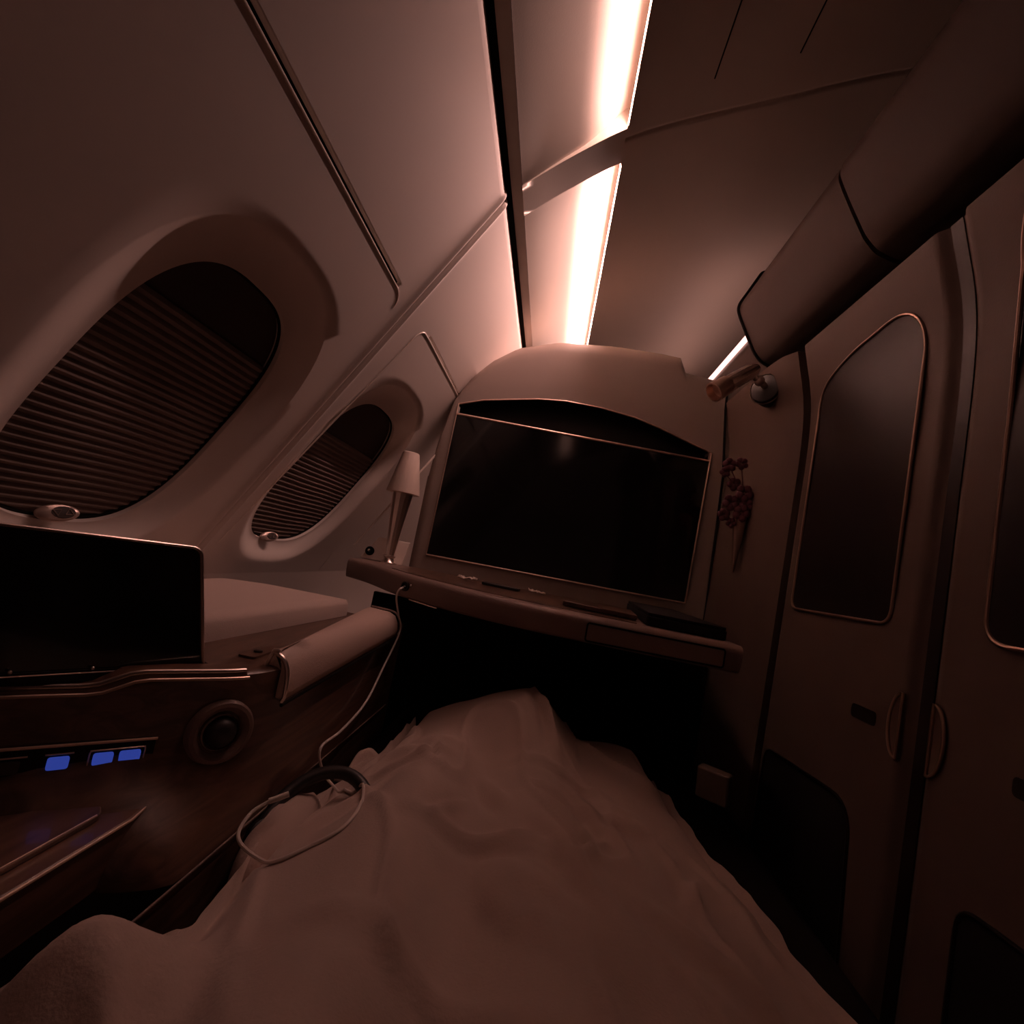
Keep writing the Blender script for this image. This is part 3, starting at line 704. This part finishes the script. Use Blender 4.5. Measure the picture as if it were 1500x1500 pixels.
# ------------------------------------------------------------------ bed, duvet
b = B().box(-.352, .555, -.6, 1.66, -.62, -.50); o = b.out('mattress', MATT, bevel=.03); setp(o, 'dark bed mattress between console and doors, under the duvet', 'mattress')
b = B().box(-.345, .55, -.6, 1.60, -.95, -.625); o = b.out('bed_base', BLACK, bevel=.01); setp(o, 'black bed base standing on the floor under the mattress', 'bed base')
XL = [(-.5, -.62), (.25, -.52), (.36, -.43), (.42, -.380), (.455, -.358), (.478, -.326), (.494, -.296), (.52, -.292), (.60, -.305), (.70, -.315), (.80, -.318), (.90, -.305), (1.0, -.268), (1.1, -.262), (1.2, -.262), (1.30, -.25)]
XR = [(-.5, .53), (.45, .515), (.55, .495), (.64, .470), (.75, .432), (.85, .412), (.93, .390), (1.05, .365), (1.2, .36), (1.3, .34)]
def ridge_(x, c, w_): return math.exp(-((x-c)/w_)**2)
def tentz(x, y):
    z = -.455
    # legs: thighs near the camera, shins, feet at the far end
    hL = interp([(-.5, .13), (.3, .115), (.6, .085), (.9, .080), (1.02, .10), (1.10, .085), (1.2, .05), (1.3, .02)], y)
    hR = interp([(-.5, .13), (.3, .115), (.6, .085), (.9, .085), (1.10, .115), (1.20, .140), (1.27, .145), (1.36, .05)], y)
    cL = interp([(0, -.10), (1.2, -.135)], y); cR = interp([(0, .12), (1.2, .03), (1.3, .025)], y)
    a = hL*ridge_(x, cL, .105); c = hR*ridge_(x, cR, .115+.02*(1-y)); d = interp([(0, .09), (1.0, .055), (1.3, .03)], y)*ridge_(x, .20, .14)
    z += (a**3+c**3+d**3)**(1/3) if True else 0
    k_ = ss((y-1.02)/.16); dxx = x-.02
    tent = max(0, 1-(math.sqrt(dxx*dxx+.0006)-.02)/(.30 if dxx < 0 else .17))
    step_ = .055*ss((.34-x)/.06) if dxx > 0 else 0
    z = lerp(z, max(z*0-.455+.152*tent, -.455+step_), k_*ss((1.40-y)/.06)) if y > 1.0 else z
    # hanging tension line between the feet
    z += .0*ridge_(x, .02, .10)*ss((y-1.0)/.2)*ss((1.36-y)/.08)
    return z
def wr(x, y):
    n_ = noise.noise
    f = .014*n_(Vector((x*3.2+y*1.5, y*3.1, 2)))+.007*n_(Vector((x*9-y*3.5, y*4.5, 5)))
    f += .006*(1-abs(n_(Vector((x*6+y*5, y*2.4-x, 9))))*2)*.8
    r1 = n_(Vector((x*7+3*y, y*3.3, 14))); f += .010*max(0, 1-abs(r1)*9)
    return f
def crease(x, y, a, b_, w_, h):
    A = Vector(a); C = Vector(b_); d = C-A; L = d.length; t = max(0, min(1, (Vector((x, y))-A).dot(d)/L/L))
    q = Vector((x, y))-(A+d*t); e = math.sin(PI*min(max(t, .04), .96)); s_ = (q.x*d.y-q.y*d.x)/L
    return h*math.exp(-(q.length/w_)**2)*e + (-.6*h*math.exp(-((q-Vector((d.y, -d.x)).normalized()*w_*1.6).length/w_)**2)*e)
CR = [((.035, 1.24), (.11, 1.02), .006, .009), ((.0, .75), (.08, .74), .007, .007), ((.03, .93), (.13, .92), .006, .006), ((-.05, .86), (-.10, .74), .008, .007), ((.18, .86), (.10, .70), .009, .008), ((-.16, 1.02), (-.10, .90), .006, .006), ((-.315, .435), (-.36, .33), .013, .012), ((-.30, .43), (-.21, .35), .015, .012), ((-.30, .41), (-.27, .33), .02, .006), ((.03, 1.28), (.10, 1.0), .010, .012), ((-.05, .98), (.02, .80), .012, .010), ((.10, 1.0), (.20, .82), .014, .009), ((-.02, 1.02), (.24, .98), .010, .006),
      ((-.15, .76), (.12, .72), .014, .007), ((.05, .84), (.16, .60), .018, .010), ((.10, .92), (.30, .90), .012, .005), ((-.27, .92), (-.10, .98), .012, .006), ((.16, .70), (.36, .58), .018, .008), ((-.29, .74), (-.20, .90), .014, .008), ((-.2, .55), (.1, .45), .02, .007), ((.33, .88), (.25, .70), .012, .008)]
def dz(x, y, u):
    z = tentz(x, y)+wr(x, y)
    for a, c, w_, h in CR: z += crease(x, y, a, c, w_, h*1.4)
    # blanket heap beside the sitter at the lower left
    heap = math.exp(-((x+.308)/.060)**2-((y-.428)/.075)**2)
    z += .085*heap
    lm = -.5+.0
    return z
NU, NV = 150, 200
def dfn(v, u):
    y = v
    rag = .008*noise.noise(Vector((y*11, 3, 0)))+.004*noise.noise(Vector((y*31, 7, 0)))
    xl_ = smooth(XL, y)+rag; xr_ = smooth(XR, y)-rag*1.3
    # u in [-.08,1.08]: overhang parts fold down
    if u < 0:
        k = -u/.08; z = dz(xl_, y, 0); return (xl_+.012*k-.010*math.sin(k*PI), y, lerp(z, -.497, ss(k)))
    if u > 1:
        k = (u-1)/.08; z = dz(xr_, y, 1); return (xr_+.020*math.sin(k*PI*.6), y, lerp(z, -.497, k))
    x = lerp(xl_, xr_, u); z = dz(x, y, u)
    e = min(u*(xr_-xl_), (1-u)*(xr_-xl_)); z -= .03*(1-ss(e/.035))*(1 if y > .5 else .4)
    return (x, y, z)
us = [-.08, -.065, -.05, -.035, -.02, -.008]+lin(0, 1, NU)+[1.01, 1.02, 1.035, 1.05, 1.065, 1.08]
vv = lin(-.45, 1.32, NV)
b = B(); b.grid(dfn, vv, us)
def endf(u, t):
    p = Vector(dfn(1.32, u)); return (p.x, 1.32+.035*math.sin(t*PI*.6), lerp(p.z, -.497, t))
b.grid(endf, us, lin(0, 1, 10))
o = b.out('duvet', DUVET, angle=180); setp(o, 'rumpled pale duvet spread over the bed with raised legs beneath', 'duvet')
o.location.z += 0
# loose sheet corner sticking out at the left of the feet
b = B(); b.grid(lambda u, v: (-.27-.05*u+.015*v, 1.02+.10*v-.03*u, -.455+.03*v*u-.02*u+.006*math.sin(u*7+v*9)), lin(0, 1, 12), lin(0, 1, 12)); o = b.out('sheet_corner', DUVET, solid=.002); setp(o, 'loose sheet corner poking out left of the raised feet', 'sheet')
# lighter bunch of sheet under the headphones
def lump(u, v):
    a = 2*PI*u; r = math.sin(v*PI/2); return (-.318+.040*r*math.cos(a), .80+.115*r*math.sin(a), -.50+.068*math.cos(v*PI/2)**.7*(1)+.006*noise.noise(Vector((math.cos(a)*3*r, math.sin(a)*3*r, 1))))
b = B(); b.grid(lump, lin(0, 1, 33), lin(0, 1, 15)); o = b.out('folded_blanket', DUVET, angle=180); setp(o, 'small bunched blanket between duvet and console under the cable loop', 'blanket')

# ------------------------------------------------------------------ headphones lying left of the feet
hp = thing('headphones', (-.27, .80, -.49), 'dark over-ear headphones lying between console and duvet', 'headphones')
arc = [(-.272+.075*math.cos(a), .80+.085*math.sin(a), -.455+.050*math.sin(a)) for a in lin(-.1, PI+.1, 24)]
B().tube(arc, .011, 10).out('headband', BLKPL, hp)
for s_ in (0, -1):
    c = Vector(arc[s_]); B().lathe([(.001, -.013), (.022, -.012), (.027, -.004), (.027, .008), (.020, .013), (.001, .013)], c+Vector((0, -.01, -.018)), (.9 if s_ else -.9, -.3, .35), 24).out('ear_cup', BLKPL, hp)
# folded card right of the bed
b = B().prism([(p[0], p[1], -.43) for p in rounded([(.41, 1.21), (.465, 1.17), (.485, 1.20), (.43, 1.24)], .008, 4)], (-.01, -.02, .07)); o = b.out('belt_pouch', SHELL, bevel=.004); setp(o, 'small brown pouch standing between duvet and door wall', 'pouch')

# ------------------------------------------------------------------ charging cable
cab = thing('charging_cable', (-.372, 1.44, -.138), 'thin white charging cable hanging from shelf socket down to the bed', 'cable')
path = [(-.360, 1.373, -.124), (-.372, 1.355, -.134), (-.376, 1.36, -.158), (-.366, 1.375, -.201), (-.350, 1.365, -.243), (-.349, 1.27, -.323), (-.344, 1.17, -.378), (-.342, 1.04, -.398), (-.343, .95, -.401), (-.330, .95, -.440), (-.296, .93, -.453), (-.245, .88, -.450), (-.213, .82, -.447), (-.203, .73, -.442), (-.236, .70, -.446), (-.274, .68, -.441), (-.319, .69, -.437), (-.343, .71, -.432), (-.346, .74, -.42), (-.333, .76, -.410)]
sp = spline(path, 8)
sp = [Vector((p.x, p.y, max(p.z, dfn(p.y, max(0, (p.x-smooth(XL, p.y))/(smooth(XR, p.y)-smooth(XL, p.y))))[2]+.003))) if p.x > smooth(XL, p.y)+.004 else p for p in sp]
B().tube(sp, .0026, 8).out('cord', WHITEC, cab)
B().tube([sp[0]+Vector((.012, .012, .004)), sp[0], sp[3]], .0048, 10).out('plug', BLKPL, cab)
B().tube([sp[-1], sp[-1]+Vector((.022, .012, .010))], .0042, 10).out('connector', WHITEC, cab)
